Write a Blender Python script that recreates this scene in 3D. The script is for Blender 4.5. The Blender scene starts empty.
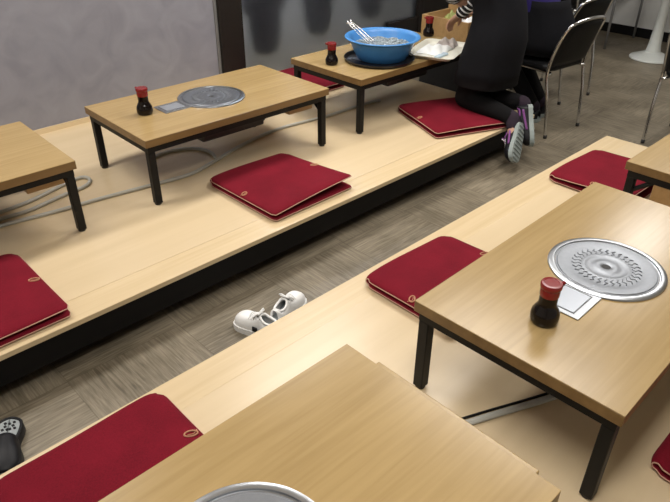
import bpy, bmesh, math, random
from mathutils import Vector, Matrix
random.seed(7)
PI = math.pi
S = bpy.context.scene
COL = S.collection
FL = -0.20          # dining-room floor; z = 0 is the top of the raised platforms

# ------------------------------------------------------------------ materials
def new_mat(name):
    m = bpy.data.materials.new(name); m.use_nodes = True
    nt = m.node_tree; b = nt.nodes['Principled BSDF']
    return m, nt, b
def N(nt, t, **kw):
    n = nt.nodes.new(t)
    for k, v in kw.items():
        if k in n.inputs: n.inputs[k].default_value = v
        else: setattr(n, k, v)
    return n
def plain(name, col, rough=.5, metal=0., var=.06, scale=25., spec=.5, coat=0., bump=0., sheen=0.):
    m, nt, b = new_mat(name)
    tc = N(nt, 'ShaderNodeTexCoord'); no = N(nt, 'ShaderNodeTexNoise', Scale=scale, Detail=3.)
    nt.links.new(tc.outputs['Object'], no.inputs['Vector'])
    mx = N(nt, 'ShaderNodeMix', data_type='RGBA')
    mx.inputs[6].default_value = tuple(c * (1 - var) for c in col) + (1,)
    mx.inputs[7].default_value = tuple(min(1, c * (1 + var)) for c in col) + (1,)
    nt.links.new(no.outputs['Fac'], mx.inputs[0]); nt.links.new(mx.outputs[2], b.inputs['Base Color'])
    b.inputs['Roughness'].default_value = rough; b.inputs['Metallic'].default_value = metal
    b.inputs['Specular IOR Level'].default_value = spec; b.inputs['Coat Weight'].default_value = coat
    b.inputs['Sheen Weight'].default_value = sheen
    if bump:
        bp = N(nt, 'ShaderNodeBump', Strength=bump, Distance=.002)
        nt.links.new(no.outputs['Fac'], bp.inputs['Height']); nt.links.new(bp.outputs['Normal'], b.inputs['Normal'])
    return m
def wood(name, c1, c2, rough=.3, stretch=(2.2, 34, 34), big=(1.2, 9, 9), spec=.5, coat=0., rnd=True):
    m, nt, b = new_mat(name)
    tc = N(nt, 'ShaderNodeTexCoord')
    vec = tc.outputs['Object']
    if rnd:
        oi = N(nt, 'ShaderNodeObjectInfo'); sc = N(nt, 'ShaderNodeVectorMath', operation='SCALE')
        sc.inputs[0].default_value = (3.1, 1.7, 2.3); nt.links.new(oi.outputs['Random'], sc.inputs['Scale'])
        ad = N(nt, 'ShaderNodeVectorMath', operation='ADD')
        nt.links.new(vec, ad.inputs[0]); nt.links.new(sc.outputs[0], ad.inputs[1]); vec = ad.outputs[0]
    def noise(st, detail, dist):
        mp = N(nt, 'ShaderNodeMapping'); mp.inputs['Scale'].default_value = st
        nt.links.new(vec, mp.inputs['Vector'])
        n = N(nt, 'ShaderNodeTexNoise', Scale=1., Detail=detail, Distortion=dist)
        nt.links.new(mp.outputs[0], n.inputs['Vector']); return n
    n1 = noise(stretch, 5., .3); n2 = noise(big, 3., 1.2)
    ma = N(nt, 'ShaderNodeMath', operation='MULTIPLY_ADD'); ma.inputs[1].default_value = .55
    nt.links.new(n1.outputs['Fac'], ma.inputs[0])
    mb = N(nt, 'ShaderNodeMath', operation='MULTIPLY'); mb.inputs[1].default_value = .45
    nt.links.new(n2.outputs['Fac'], mb.inputs[0]); nt.links.new(mb.outputs[0], ma.inputs[2])
    cr = N(nt, 'ShaderNodeValToRGB'); cr.color_ramp.elements[0].position = .36; cr.color_ramp.elements[1].position = .62
    cr.color_ramp.elements[0].color = c1 + (1,); cr.color_ramp.elements[1].color = c2 + (1,)
    nt.links.new(ma.outputs[0], cr.inputs[0]); nt.links.new(cr.outputs[0], b.inputs['Base Color'])
    b.inputs['Roughness'].default_value = rough; b.inputs['Specular IOR Level'].default_value = spec
    b.inputs['Coat Weight'].default_value = coat; b.inputs['Coat Roughness'].default_value = .15
    return m
M = {}
M['top'] = wood('oak_laminate', (.340, .232, .098), (.415, .290, .128), rough=.24, spec=.5, stretch=(3., 70, 70))
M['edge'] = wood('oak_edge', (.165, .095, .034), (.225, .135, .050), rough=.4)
M['box'] = wood('oak_box', (.36, .215, .085), (.45, .28, .12), rough=.4)
M['deck'] = wood('pale_laminate_deck', (.635, .50, .315), (.685, .545, .352), rough=.27, stretch=(1.0, 16, 16), big=(.6, 4, 4), rnd=False, spec=.5)
M['nosing'] = wood('pale_laminate_nosing', (.63, .485, .29), (.695, .55, .345), rough=.27, stretch=(1.6, 46, 46), big=(.8, 12, 12), rnd=False, spec=.5)
M['black'] = plain('black_steel', (.006, .0058, .0058), .5, var=.2, spec=.25)
M['fascia'] = plain('black_fascia', (.005, .0045, .0045), .6, var=.2, spec=.2)
M['dark'] = plain('dark_housing', (.012, .011, .011), .55, var=.2)
M['steel'] = plain('brushed_steel', (.43, .45, .48), .28, metal=1., var=.08, scale=60)
M['steel2'] = plain('satin_aluminium', (.26, .275, .30), .42, metal=1., var=.10, scale=90)
M['panel'] = plain('grey_panel_face', (.42, .45, .50), .3, metal=.6, var=.05)
M['chrome'] = plain('chrome', (.75, .75, .75), .16, metal=1., var=.05)
M['soy'] = plain('dark_soy_glass', (.006, .0035, .003), .10, var=.1, spec=.3)
M['redcap'] = plain('red_plastic_cap', (.20, .009, .010), .22, var=.1)
M['basin'] = plain('blue_plastic', (.052, .215, .52), .38, var=.06)
M['tray'] = plain('black_tray', (.012, .012, .015), .3, var=.1)
M['cream'] = plain('cream_plastic', (.72, .70, .60), .4, var=.04)
M['cloth'] = plain('white_cloth', (.82, .83, .82), .9, var=.05, scale=50, bump=.4)
M['greycloth'] = plain('grey_cloth', (.42, .37, .34), .9, var=.2, scale=60, bump=.4)
M['hose'] = plain('grey_hose', (.42, .41, .36), .45, var=.08)
M['white'] = plain('white_leather', (.86, .86, .85), .5, var=.05, scale=60)
M['insole'] = plain('grey_insole', (.30, .33, .34), .85, var=.15, scale=80)
M['greysole'] = plain('grey_green_sole', (.27, .31, .30), .6, var=.12, scale=60)
M['purple'] = plain('purple_mesh', (.20, .06, .22), .8, var=.2, scale=60)
M['shoeblk'] = plain('black_shoe', (.006, .006, .008), .5, var=.2, spec=.3)
M['trouser'] = plain('black_trousers', (.0045, .0042, .0046), .95, var=.3, scale=40, bump=.3, spec=.2)
M['apron'] = plain('charcoal_apron', (.0062, .0064, .0085), .95, var=.25, scale=30, bump=.3, spec=.2)
M['violet'] = plain('violet_top', (.022, .012, .13), .85, var=.25, scale=30, bump=.3)
M['sock'] = plain('plum_sock', (.016, .007, .017), .9, var=.2)
M['skin'] = plain('skin', (.50, .29, .20), .5, var=.08)
M['hair'] = plain('black_hair', (.010, .008, .007), .45, var=.3, scale=90)
M['eye'] = plain('eye', (.03, .02, .018), .2, var=.1)
M['seat'] = plain('black_vinyl', (.005, .005, .0055), .5, var=.2, spec=.25)
M['pipe'] = plain('pale_piping', (.52, .30, .22), .8, var=.1)
M['embroid'] = plain('gold_thread', (.46, .22, .12), .6, var=.15)
M['post'] = plain('dark_brown_post', (.014, .011, .0095), .45, var=.2, spec=.3)
M['plaster'] = plain('white_plaster', (.62, .62, .60), .7, var=.04)
M['ceil'] = plain('ceiling_white', (.70, .69, .66), .85, var=.03)
M['whitepaint'] = plain('white_enamel', (.70, .73, .70), .35, var=.04)
M['alu'] = plain('grey_aluminium', (.25, .25, .25), .45, metal=.5, var=.08)
M['coat'] = plain('dark_silhouette', (.020, .021, .025), .95, var=.3)
M['sky'] = plain('green_pack', (.30, .33, .10), .5, var=.2)
M['yellow'] = plain('pale_wood_stick', (.55, .38, .17), .5, var=.1)
M['ice'] = plain('pale_chopped', (.27, .31, .33), .3, var=.35, scale=120)
M['darkred'] = plain('dark_red_lacquer', (.09, .012, .010), .35, var=.2)
M['copper'] = plain('amber_wood', (.38, .21, .08), .5, var=.2)

def mat_cushion():
    m, nt, b = new_mat('crimson_suede')
    tc = N(nt, 'ShaderNodeTexCoord')
    a = N(nt, 'ShaderNodeTexNoise', Scale=9., Detail=4.); c = N(nt, 'ShaderNodeTexNoise', Scale=260., Detail=2.)
    nt.links.new(tc.outputs['Object'], a.inputs['Vector']); nt.links.new(tc.outputs['Object'], c.inputs['Vector'])
    ma = N(nt, 'ShaderNodeMath', operation='MULTIPLY_ADD'); ma.inputs[1].default_value = .5
    mm = N(nt, 'ShaderNodeMath', operation='MULTIPLY'); mm.inputs[1].default_value = .5
    nt.links.new(a.outputs['Fac'], mm.inputs[0]); nt.links.new(c.outputs['Fac'], ma.inputs[0]); nt.links.new(mm.outputs[0], ma.inputs[2])
    cr = N(nt, 'ShaderNodeValToRGB'); e = cr.color_ramp.elements
    e[0].position = .35; e[1].position = .65; e[0].color = (.128, .0050, .0125, 1); e[1].color = (.190, .0072, .0185, 1)
    nt.links.new(ma.outputs[0], cr.inputs[0]); nt.links.new(cr.outputs[0], b.inputs['Base Color'])
    b.inputs['Roughness'].default_value = .92; b.inputs['Specular IOR Level'].default_value = .15
    b.inputs['Sheen Weight'].default_value = .06; b.inputs['Sheen Tint'].default_value = (1, .25, .35, 1)
    bp = N(nt, 'ShaderNodeBump', Strength=.25, Distance=.001)
    nt.links.new(c.outputs['Fac'], bp.inputs['Height']); nt.links.new(bp.outputs['Normal'], b.inputs['Normal'])
    return m
M['cushion'] = mat_cushion()

def mat_floor():
    # basket-weave wood-look vinyl: square blocks of strips whose direction alternates
    m, nt, b = new_mat('grey_brown_vinyl')
    tc = N(nt, 'ShaderNodeTexCoord')
    mp = N(nt, 'ShaderNodeMapping'); nt.links.new(tc.outputs['Object'], mp.inputs['Vector'])
    ch = N(nt, 'ShaderNodeTexChecker', Scale=1 / .46); nt.links.new(mp.outputs[0], ch.inputs['Vector'])
    def grain(sc):
        q = N(nt, 'ShaderNodeMapping'); q.inputs['Scale'].default_value = sc; nt.links.new(mp.outputs[0], q.inputs['Vector'])
        n = N(nt, 'ShaderNodeTexNoise', Scale=1., Detail=6., Roughness=.65, Distortion=.4); nt.links.new(q.outputs[0], n.inputs['Vector']); return n
    gx = grain((7, 120, 1)); gy = grain((120, 7, 1))
    mx = N(nt, 'ShaderNodeMix', data_type='FLOAT')
    nt.links.new(ch.outputs['Fac'], mx.inputs[0]); nt.links.new(gx.outputs['Fac'], mx.inputs[2]); nt.links.new(gy.outputs['Fac'], mx.inputs[3])
    bg = N(nt, 'ShaderNodeTexNoise', Scale=4., Detail=3.); nt.links.new(mp.outputs[0], bg.inputs['Vector'])
    ad = N(nt, 'ShaderNodeMath', operation='MULTIPLY_ADD'); ad.inputs[1].default_value = .35
    nt.links.new(bg.outputs['Fac'], ad.inputs[0])
    m2 = N(nt, 'ShaderNodeMath', operation='MULTIPLY'); m2.inputs[1].default_value = .65
    nt.links.new(mx.outputs[0], m2.inputs[0]); nt.links.new(m2.outputs[0], ad.inputs[2])
    cr = N(nt, 'ShaderNodeValToRGB'); e = cr.color_ramp.elements
    e[0].position = .36; e[1].position = .66; e[0].color = (.095, .077, .050, 1); e[1].color = (.30, .255, .185, 1)
    nt.links.new(ad.outputs[0], cr.inputs[0])
    br = N(nt, 'ShaderNodeTexBrick', Scale=1.); br.offset = 0
    br.inputs['Brick Width'].default_value = .46; br.inputs['Row Height'].default_value = .46; br.inputs['Mortar Size'].default_value = .002
    br.inputs['Color1'].default_value = br.inputs['Color2'].default_value = (1, 1, 1, 1); br.inputs['Mortar'].default_value = (.7, .68, .66, 1)
    nt.links.new(mp.outputs[0], br.inputs['Vector'])
    mu = N(nt, 'ShaderNodeMix', data_type='RGBA', blend_type='MULTIPLY'); mu.inputs[0].default_value = 1
    nt.links.new(cr.outputs[0], mu.inputs[6]); nt.links.new(br.outputs['Color'], mu.inputs[7])
    nt.links.new(mu.outputs[2], b.inputs['Base Color']); b.inputs['Roughness'].default_value = .42
    return m
M['floor'] = mat_floor()

def mat_wallgrey():
    m, nt, b = new_mat('grey_swirled_panel')
    tc = N(nt, 'ShaderNodeTexCoord'); no = N(nt, 'ShaderNodeTexNoise', Scale=4.5, Detail=5., Distortion=1.5)
    nt.links.new(tc.outputs['Object'], no.inputs['Vector'])
    cr = N(nt, 'ShaderNodeValToRGB'); e = cr.color_ramp.elements
    e[0].position = .3; e[1].position = .7; e[0].color = (.208, .206, .240, 1); e[1].color = (.258, .258, .295, 1)
    nt.links.new(no.outputs['Fac'], cr.inputs[0]); nt.links.new(cr.outputs[0], b.inputs['Base Color'])
    b.inputs['Roughness'].default_value = .33
    return m
M['wallgrey'] = mat_wallgrey()

def mat_frost():
    m, nt, b = new_mat('frosted_glass')
    tc = N(nt, 'ShaderNodeTexCoord'); no = N(nt, 'ShaderNodeTexNoise', Scale=3., Detail=3.)
    nt.links.new(tc.outputs['Object'], no.inputs['Vector'])
    mr = N(nt, 'ShaderNodeMapRange'); mr.inputs['To Min'].default_value = .56; mr.inputs['To Max'].default_value = .66
    nt.links.new(no.outputs['Fac'], mr.inputs['Value']); nt.links.new(mr.outputs[0], b.inputs['Roughness'])
    b.inputs['Base Color'].default_value = (.80, .82, .87, 1); b.inputs['Transmission Weight'].default_value = 1.
    b.inputs['IOR'].default_value = 1.15
    return m
M['frost'] = mat_frost()

def mat_stripes():
    m, nt, b = new_mat('black_white_striped_knit')
    tc = N(nt, 'ShaderNodeTexCoord'); dt = N(nt, 'ShaderNodeVectorMath', operation='DOT_PRODUCT')
    dt.inputs[1].default_value = (.05, .60, -.80)
    nt.links.new(tc.outputs['Object'], dt.inputs[0])
    mu = N(nt, 'ShaderNodeMath', operation='MULTIPLY'); mu.inputs[1].default_value = 26.
    fr = N(nt, 'ShaderNodeMath', operation='FRACT'); gt = N(nt, 'ShaderNodeMath', operation='GREATER_THAN'); gt.inputs[1].default_value = .66
    nt.links.new(dt.outputs['Value'], mu.inputs[0]); nt.links.new(mu.outputs[0], fr.inputs[0]); nt.links.new(fr.outputs[0], gt.inputs[0])
    mx = N(nt, 'ShaderNodeMix', data_type='RGBA'); mx.inputs[6].default_value = (.012, .012, .014, 1); mx.inputs[7].default_value = (.72, .72, .72, 1)
    nt.links.new(gt.outputs[0], mx.inputs[0]); nt.links.new(mx.outputs[2], b.inputs['Base Color']); b.inputs['Roughness'].default_value = .9
    return m
M['stripe'] = mat_stripes()

def mat_emit(name, col, s):
    m, nt, b = new_mat(name)
    b.inputs['Base Color'].default_value = (.9, .9, .9, 1)
    b.inputs['Emission Color'].default_value = col + (1,); b.inputs['Emission Strength'].default_value = s
    return m

# ------------------------------------------------------------------ mesh helpers
def link_mesh(name, bm, mat, parent=None, smooth=False, loc=None):
    bmesh.ops.recalc_face_normals(bm, faces=bm.faces)
    me = bpy.data.meshes.new(name); bm.to_mesh(me); bm.free()
    me.materials.append(M[mat] if isinstance(mat, str) else mat)
    if smooth:
        for p in me.polygons: p.use_smooth = True
    o = bpy.data.objects.new(name, me); COL.objects.link(o)
    if parent: o.parent = parent
    if loc: o.location = loc
    return o
def autosmooth(o, ang=40):
    me = o.data
    for p in me.polygons: p.use_smooth = True
    bm = bmesh.new(); bm.from_mesh(me)
    for e in bm.edges:
        if len(e.link_faces) == 2 and e.calc_face_angle(0) > math.radians(ang): e.smooth = False
    bm.to_mesh(me); bm.free(); return o
def tag(o, label=None, cat=None, group=None, kind=None):
    if label: o['label'] = label
    if cat: o['category'] = cat
    if group: o['group'] = group
    if kind: o['kind'] = kind
    return o
def empty(name, loc=(0, 0, 0), rz=0.):
    o = bpy.data.objects.new(name, None); COL.objects.link(o); o.location = loc; o.rotation_euler = (0, 0, rz); o.empty_display_size = .05
    return o
def dup(root, loc, rz=0., label=None, group=None):
    r = root.copy(); COL.objects.link(r); r.location = loc; r.rotation_euler = (0, 0, rz)
    if label: r['label'] = label
    if group: r['group'] = group
    for ch in list(root.children):
        c = ch.copy(); COL.objects.link(c); c.parent = r
        for g in list(ch.children):
            d = g.copy(); COL.objects.link(d); d.parent = c
    return r
def box(bm, x0, x1, y0, y1, z0, z1, bev=0., seg=2):
    r = bmesh.ops.create_cube(bm, size=1.)
    vs = r['verts']
    for v in vs:
        v.co = Vector(((x0 + x1) / 2 + v.co.x * (x1 - x0), (y0 + y1) / 2 + v.co.y * (y1 - y0), (z0 + z1) / 2 + v.co.z * (z1 - z0)))
    if bev:
        es = list({e for v in vs for e in v.link_edges})
        bmesh.ops.bevel(bm, geom=es, offset=bev, segments=seg, profile=.5, affect='EDGES')
    return bm
def B(*a, **k): return box(bmesh.new(), *a, **k)
def catmull(pts, n=8, closed=False):
    P = [Vector(p) for p in pts]; out = []
    L = len(P); rng = range(L if closed else L - 1)
    for i in rng:
        if closed: p0, p1, p2, p3 = P[(i - 1) % L], P[i], P[(i + 1) % L], P[(i + 2) % L]
        else: p0, p1, p2, p3 = P[max(0, i - 1)], P[i], P[i + 1], P[min(L - 1, i + 2)]
        for k in range(n):
            t = k / n
            out.append(.5 * ((2 * p1) + (p2 - p0) * t + (2 * p0 - 5 * p1 + 4 * p2 - p3) * t * t + (3 * p1 - p0 - 3 * p2 + p3) * t ** 3))
    if not closed: out.append(P[-1])
    return out
def tube(bm, pts, r, seg=8, closed=False, flat=1.):
    P = [Vector(p) for p in pts]; n = len(P); rings = []
    rad = r if isinstance(r, (list, tuple)) else [r] * n
    up = None
    for i in range(n):
        if closed: d = P[(i + 1) % n] - P[i - 1]
        else: d = P[min(n - 1, i + 1)] - P[max(0, i - 1)]
        d.normalize()
        if up is None:
            up = Vector((0, 0, 1)) if abs(d.z) < .9 else Vector((1, 0, 0))
        side = d.cross(up)
        if side.length < 1e-4: side = d.orthogonal()
        side.normalize(); up2 = side.cross(d).normalized(); up = up2
        rings.append([bm.verts.new(P[i] + rad[i] * (math.cos(2 * PI * k / seg) * side + flat * math.sin(2 * PI * k / seg) * up2)) for k in range(seg)])
    for i in range(n if closed else n - 1):
        a, b2 = rings[i], rings[(i + 1) % n]
        for k in range(seg): bm.faces.new((a[k], a[(k + 1) % seg], b2[(k + 1) % seg], b2[k]))
    if not closed: bm.faces.new(rings[0][::-1]); bm.faces.new(rings[-1])
    return bm
def lathe(bm, prof, seg=48, c=(0, 0, 0)):
    rings = []
    for r, z in prof:
        if r < 1e-5: rings.append([bm.verts.new((c[0], c[1], c[2] + z))])
        else: rings.append([bm.verts.new((c[0] + r * math.cos(2 * PI * k / seg), c[1] + r * math.sin(2 * PI * k / seg), c[2] + z)) for k in range(seg)])
    for a, b2 in zip(rings, rings[1:]):
        for k in range(seg):
            q = [a[k % len(a)], a[(k + 1) % len(a)], b2[(k + 1) % len(b2)], b2[k % len(b2)]]
            u = []
            for v in q:
                if v not in u: u.append(v)
            if len(u) > 2: bm.faces.new(u)
    return bm

def rrect(hx, hy, rc, n=6):
    out = []
    for cx, cy, a0 in ((hx - rc, hy - rc, 0), (-hx + rc, hy - rc, PI / 2), (-hx + rc, -hy + rc, PI), (hx - rc, -hy + rc, 1.5 * PI)):
        for q in range(n + 1):
            a = a0 + PI / 2 * q / n; out.append((cx + rc * math.cos(a), cy + rc * math.sin(a)))
    return out
def loft(bm, loops):
    R = [[bm.verts.new(p) for p in lp] for lp in loops]; n = len(R[0])
    for a, b2 in zip(R, R[1:]):
        for q in range(n): bm.faces.new((a[q], a[(q + 1) % n], b2[(q + 1) % n], b2[q]))
    bm.faces.new(R[0][::-1]); bm.faces.new(R[-1]); return bm
# ------------------------------------------------------------------ room shell
X0, X1, Y0, Y1, ZC = -1.4, 6.95, -1.6, 3.70, 2.25
def struct(name, bm, mat, parent=None, smooth=False):
    o = link_mesh(name, bm, mat, parent, smooth)
    if not parent: o['kind'] = 'structure'
    return o
struct('floor', B(X0, X1, Y0, 5.0, FL - .05, FL), 'floor')
struct('ceiling', B(X0, X1, Y0, 5.0, ZC, ZC + .05), 'ceil')
struct('wall_left', B(X0 - .08, X0, Y0, 5.0, FL, ZC), 'plaster')
struct('wall_right', B(X1, X1 + .08, Y0, 5.0, FL, ZC), 'plaster')
struct('wall_front', B(X0, X1, Y0 - .08, Y0, FL, ZC), 'plaster')
struct('wall_back', B(X0, 2.455, Y1, Y1 + .06, FL, ZC), 'wallgrey')
struct('wall_corridor', B(X0, X1, 4.92, 5.0, FL, ZC), 'plaster')
struct('wall_end', B(4.64, X1, Y1, Y1 + .06, FL, ZC), 'post')
struct('baseboard_right', B(X1 - .02, X1, Y0, Y1, FL, FL + .09), 'fascia')
struct('baseboard_back', B(X0, 2.455, Y1 - .012, Y1 - .0005, .0003, .030), 'nosing')
struct('trim_1', B(2.475, 2.665, Y1 - .035, Y1 + .10, FL, ZC, bev=.004), 'post')          # broad dark post
struct('trim_2', B(2.455, 2.475, Y1 - .012, Y1 + .06, FL, ZC, bev=.002), 'alu')
struct('trim_3', B(4.585, 4.64, Y1 - .035, Y1 + .06, FL, ZC, bev=.003), 'post')
struct('trim_4', B(4.20, 4.585, Y1 - .02, Y1 + .05, FL, .175, bev=.003), 'post')             # dark kick panel under the glass
w = struct('window_1', B(2.665, 4.585, Y1 + .012, Y1 + .020, FL, ZC), 'frost')

# ------------------------------------------------------------------ platforms
def platform(x0, x1, y0, y1, nose_front, label):
    root = empty('seating_platform', ((x0 + x1) / 2, (y0 + y1) / 2, FL))
    tag(root, label, 'platform')
    cx, cy = root.location.x, root.location.y
    nw = .135
    def loc(bm):
        for v in bm.verts: v.co -= Vector((cx, cy, FL))
        return bm
    if nose_front:   # nosing on the -Y side (far platform)
        link_mesh('deck', loc(B(x0, x1, y0 + nw, y1, -.022, 0)), 'deck', root)
        link_mesh('nosing', loc(B(x0, x1, y0, y0 + nw, -.022, 0, bev=.0025)), 'nosing', root)
        link_mesh('fascia', loc(B(x0 + .01, x1 - .012, y0 + .006, y1 - .005, -.125, -.022)), 'fascia', root)
        link_mesh('plinth', loc(B(x0 + .10, x1 - .12, y0 + .24, y1 - .02, FL, -.125)), 'fascia', root)
    else:
        link_mesh('deck', loc(B(x0, x1, y0, y1 - nw, -.022, 0)), 'deck', root)
        link_mesh('nosing', loc(B(x0, x1, y1 - nw, y1, -.022, 0, bev=.0025)), 'nosing', root)
        link_mesh('fascia', loc(B(x0 + .01, x1 - .012, y0 + .005, y1 - .006, -.125, -.022)), 'fascia', root)
        link_mesh('plinth', loc(B(x0 + .10, x1 - .12, y0 + .02, y1 - .24, FL, -.125)), 'fascia', root)
    return root
platform(X0 + .01, 3.585, 1.877, Y1 - .003, True, 'far pale wood seating platform running along the grey wall')
platform(X0 + .01, 3.585, -.75, 1.397, False, 'near pale wood seating platform on the viewer side of the aisle')

# ------------------------------------------------------------------ low tables with built-in roaster
TL, TW, TH = 1.0935, .6072, .33
def make_table(leaf=0.):
    root = empty('low_table')
    hx, hy = TL / 2, TW / 2
    bm = B(-hx, hx, -hy, hy, TH - .0025, TH, bev=.0008, seg=1); link_mesh('tabletop', bm, 'top', root)
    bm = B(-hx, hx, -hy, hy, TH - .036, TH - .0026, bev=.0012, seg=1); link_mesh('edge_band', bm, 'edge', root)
    i = .012; lw = .034
    fr = bmesh.new()
    for s in (-1, 1):
        box(fr, s * (hx - i) - (lw if s > 0 else 0), s * (hx - i) + (0 if s > 0 else lw), -hy + i, hy - i, TH - .068, TH - .0362)
        box(fr, -hx + i + lw, hx - i - lw, s * (hy - i) - (.026 if s > 0 else 0), s * (hy - i) + (0 if s > 0 else .026), TH - .066, TH - .0362)
    link_mesh('frame', fr, 'black', root)
    for sx in (-1, 1):
        for sy in (-1, 1):
            x = sx * (hx - i - lw / 2); y = sy * (hy - i - lw / 2)
            lg = link_mesh('leg', B(x - lw / 2, x + lw / 2, y - lw / 2, y + lw / 2, .008, TH - .068, bev=.003), 'black', root)
            f = link_mesh('foot_cap', lathe(bmesh.new(), [(0, 0), (.015, 0), (.016, .002), (.016, .008), (0, .008)], 16, (x, y, 0)), 'dark', lg)
    for sy in (-1, 1):      # diagonal corner brackets at the storage end
        b2 = bmesh.new(); x = hx - i - lw / 2; y = sy * (hy - i - lw)
        tube(b2, [(x, y + sy * .004, TH - .125), (x, y - sy * .075, TH - .064)], .011, 6)
        link_mesh('bracket', b2, 'black', root)
    # storage tray under the end
    e = leaf
    bm = bmesh.new()
    box(bm, hx - .18 + e, hx - (.049 if e > 0 else .013) + e, -.18, .18, TH - .140, TH - .069, bev=.004)
    if e > 0:
        lf = link_mesh('sliding_leaf', B(hx - .045, hx + e, -.235, .235, TH - .066, TH - .046, bev=.003), 'top', root)
    link_mesh('storage_box', bm, 'box', root)
    bm = B(-.19, .19, -.19, .19, TH - .145, TH - .0365, bev=.012); hs = link_mesh('burner_housing', bm, 'dark', root)
    kb = bmesh.new(); lathe(kb, [(0, 0), (.014, 0), (.014, .02), (0, .02)], 16, (.16, -.13, TH - .164)); link_mesh('gas_knob', kb, 'dark', hs)
    # roaster cover
    z = TH
    prof = [(.150, 0), (.171, 0), (.1725, .002), (.171, .0055), (.163, .0075), (.155, .0066), (.1535, .003), (.150, .003), (.150, 0)]
    rim = autosmooth(link_mesh('roaster_rim', lathe(bmesh.new(), prof, 72, (0, 0, z)), 'steel', root), 50)
    prof = [(.0135, -.006), (.0135, .0045), (.018, .0062), (.034, .0062), (.040, .0046), (.060, .0046), (.064, .0062), (.068, .0056), (.108, .0048), (.112, .0060), (.138, .0064), (.1435, .0064), (.1455, .0040), (.149, .0040), (.149, .0015), (.0138, .0012)]
    lid = link_mesh('roaster_lid', lathe(bmesh.new(), prof, 72, (0, 0, z)), 'steel2', root)
    autosmooth(lid, 40)
    bm = bmesh.new()       # embossed ring of ornaments
    for k in range(30):
        a = 2 * PI * k / 30; d = Vector((math.cos(a), math.sin(a), 0)); t = Vector((-d.y, d.x, 0))
        pts = [d * .074 + t * .004, d * .083 - t * .004, d * .092 + t * .005, d * .101 - t * .003]
        tube(bm, [p + Vector((0, 0, z + .0056)) for p in pts], .0016, 6)
    link_mesh('ornament', bm, 'steel2', lid, True)
    link_mesh('hole', lathe(bmesh.new(), [(0, .0022), (.0133, .0022), (.0133, .004), (0, .004)], 20, (0, 0, z)), 'dark', lid)
    # control plate reaching from the cover towards the table end
    pl = link_mesh('control_plate', B(-.302, -.150, -.064, .058, z, z + .0035, bev=.0012), 'steel', root)
    bm = bmesh.new()
    for (a0, a1, b0, b1) in ((-.286, -.176, -.043, -.0405), (-.286, -.176, .0405, .043), (-.286, -.2835, -.043, .043), (-.1785, -.176, -.043, .043)):
        box(bm, a0, a1, b0, b1, z + .0035, z + .0040)
    link_mesh('groove', bm, 'dark', pl)
    link_mesh('window_plate', B(-.2825, -.1795, -.0395, .0395, z + .0035, z + .0046, bev=.0004, seg=1), 'panel', pl)
    return root
TABS = {
 'A': (1.7054, .5688, .0114, 'right foreground low table with a whole roaster disc and a soy bottle on it'),
 'D': (1.7452, 2.7218, -.0146, 'low wooden table in the middle of the far platform by the grey wall'),
 'E': (3.0665, 2.6939, -.0053, 'low wooden table at the far end carrying the blue basin'),
 'F': (.3422, 2.7525, -.0185, 'low wooden table cut by the left edge, nothing standing on it'),
}
GT = 'low roaster tables on the platforms'
proto = make_table()
first = True
for k, (x, y, a, lab) in TABS.items():
    if first: proto.location = (x, y, 0); proto.rotation_euler = (0, 0, a); tag(proto, lab, 'table', GT); first = False
    else:
        t = dup(proto, (x, y, 0), a, lab, GT)
        if k == 'E':
            for c in list(t.children):
                if c.name.startswith(('storage_box', 'bracket')): bpy.data.objects.remove(c)
dup(proto, (3.0756, .5769, 0), PI, 'low wooden table at right edge behind the foreground table, storage box under its near end', GT)
tb = make_table(.050); tb.location = (.3375, .5671, 0); tb.rotation_euler = (0, 0, -.0063)
tag(tb, 'nearest low wooden table at the bottom edge, leaf sticking out under its right end', 'table', GT)

# ------------------------------------------------------------------ soy sauce bottles
def make_bottle():
    root = empty('soy_sauce_bottle')
    prof = [(0, 0), (.030, 0), (.034, .002), (.0378, .012), (.0385, .024), (.0365, .037), (.030, .049), (.0252, .058), (.0242, .066), (.0245, .088), (.0245, .094), (0, .094)]
    autosmooth(link_mesh('bottle_body', lathe(bmesh.new(), prof, 40), 'soy', root), 50)
    prof = [(.0, .088), (.0255, .088), (.026, .090), (.0262, .108), (.0255, .110), (.0275, .112), (.0285, .116), (.0285, .124), (.0265, .127), (.020, .1275), (.019, .1265), (0, .1265)]
    cap = autosmooth(link_mesh('cap', lathe(bmesh.new(), prof, 40), 'redcap', root), 40)
    bm = bmesh.new()
    tube(bm, [(.022, 0, .119), (.031, 0, .121), (.038, 0, .124)], [.007, .006, .004], 10)
    link_mesh('spout', bm, 'redcap', cap, True)
    return root
GB = 'soy sauce bottles with red caps'
b0 = make_bottle(); b0.location = (1.336, .566, TH); b0.rotation_euler = (0, 0, -.6)
tag(b0, 'largest soy sauce bottle, red capped, on the right foreground table', 'bottle', GB)
dup(b0, (1.372, 2.735, TH), 1.9, 'dark soy sauce bottle with red cap left of the roaster on the middle far table', GB)
dup(b0, (2.612, 2.729, TH), 2.5, 'dark soy sauce bottle with red cap left of the blue basin', GB)
dup(b0, (3.585, 2.775, TH), 2.5, 'soy sauce bottle with red cap behind the cream tray, in front of the wooden bin', GB)

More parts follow.
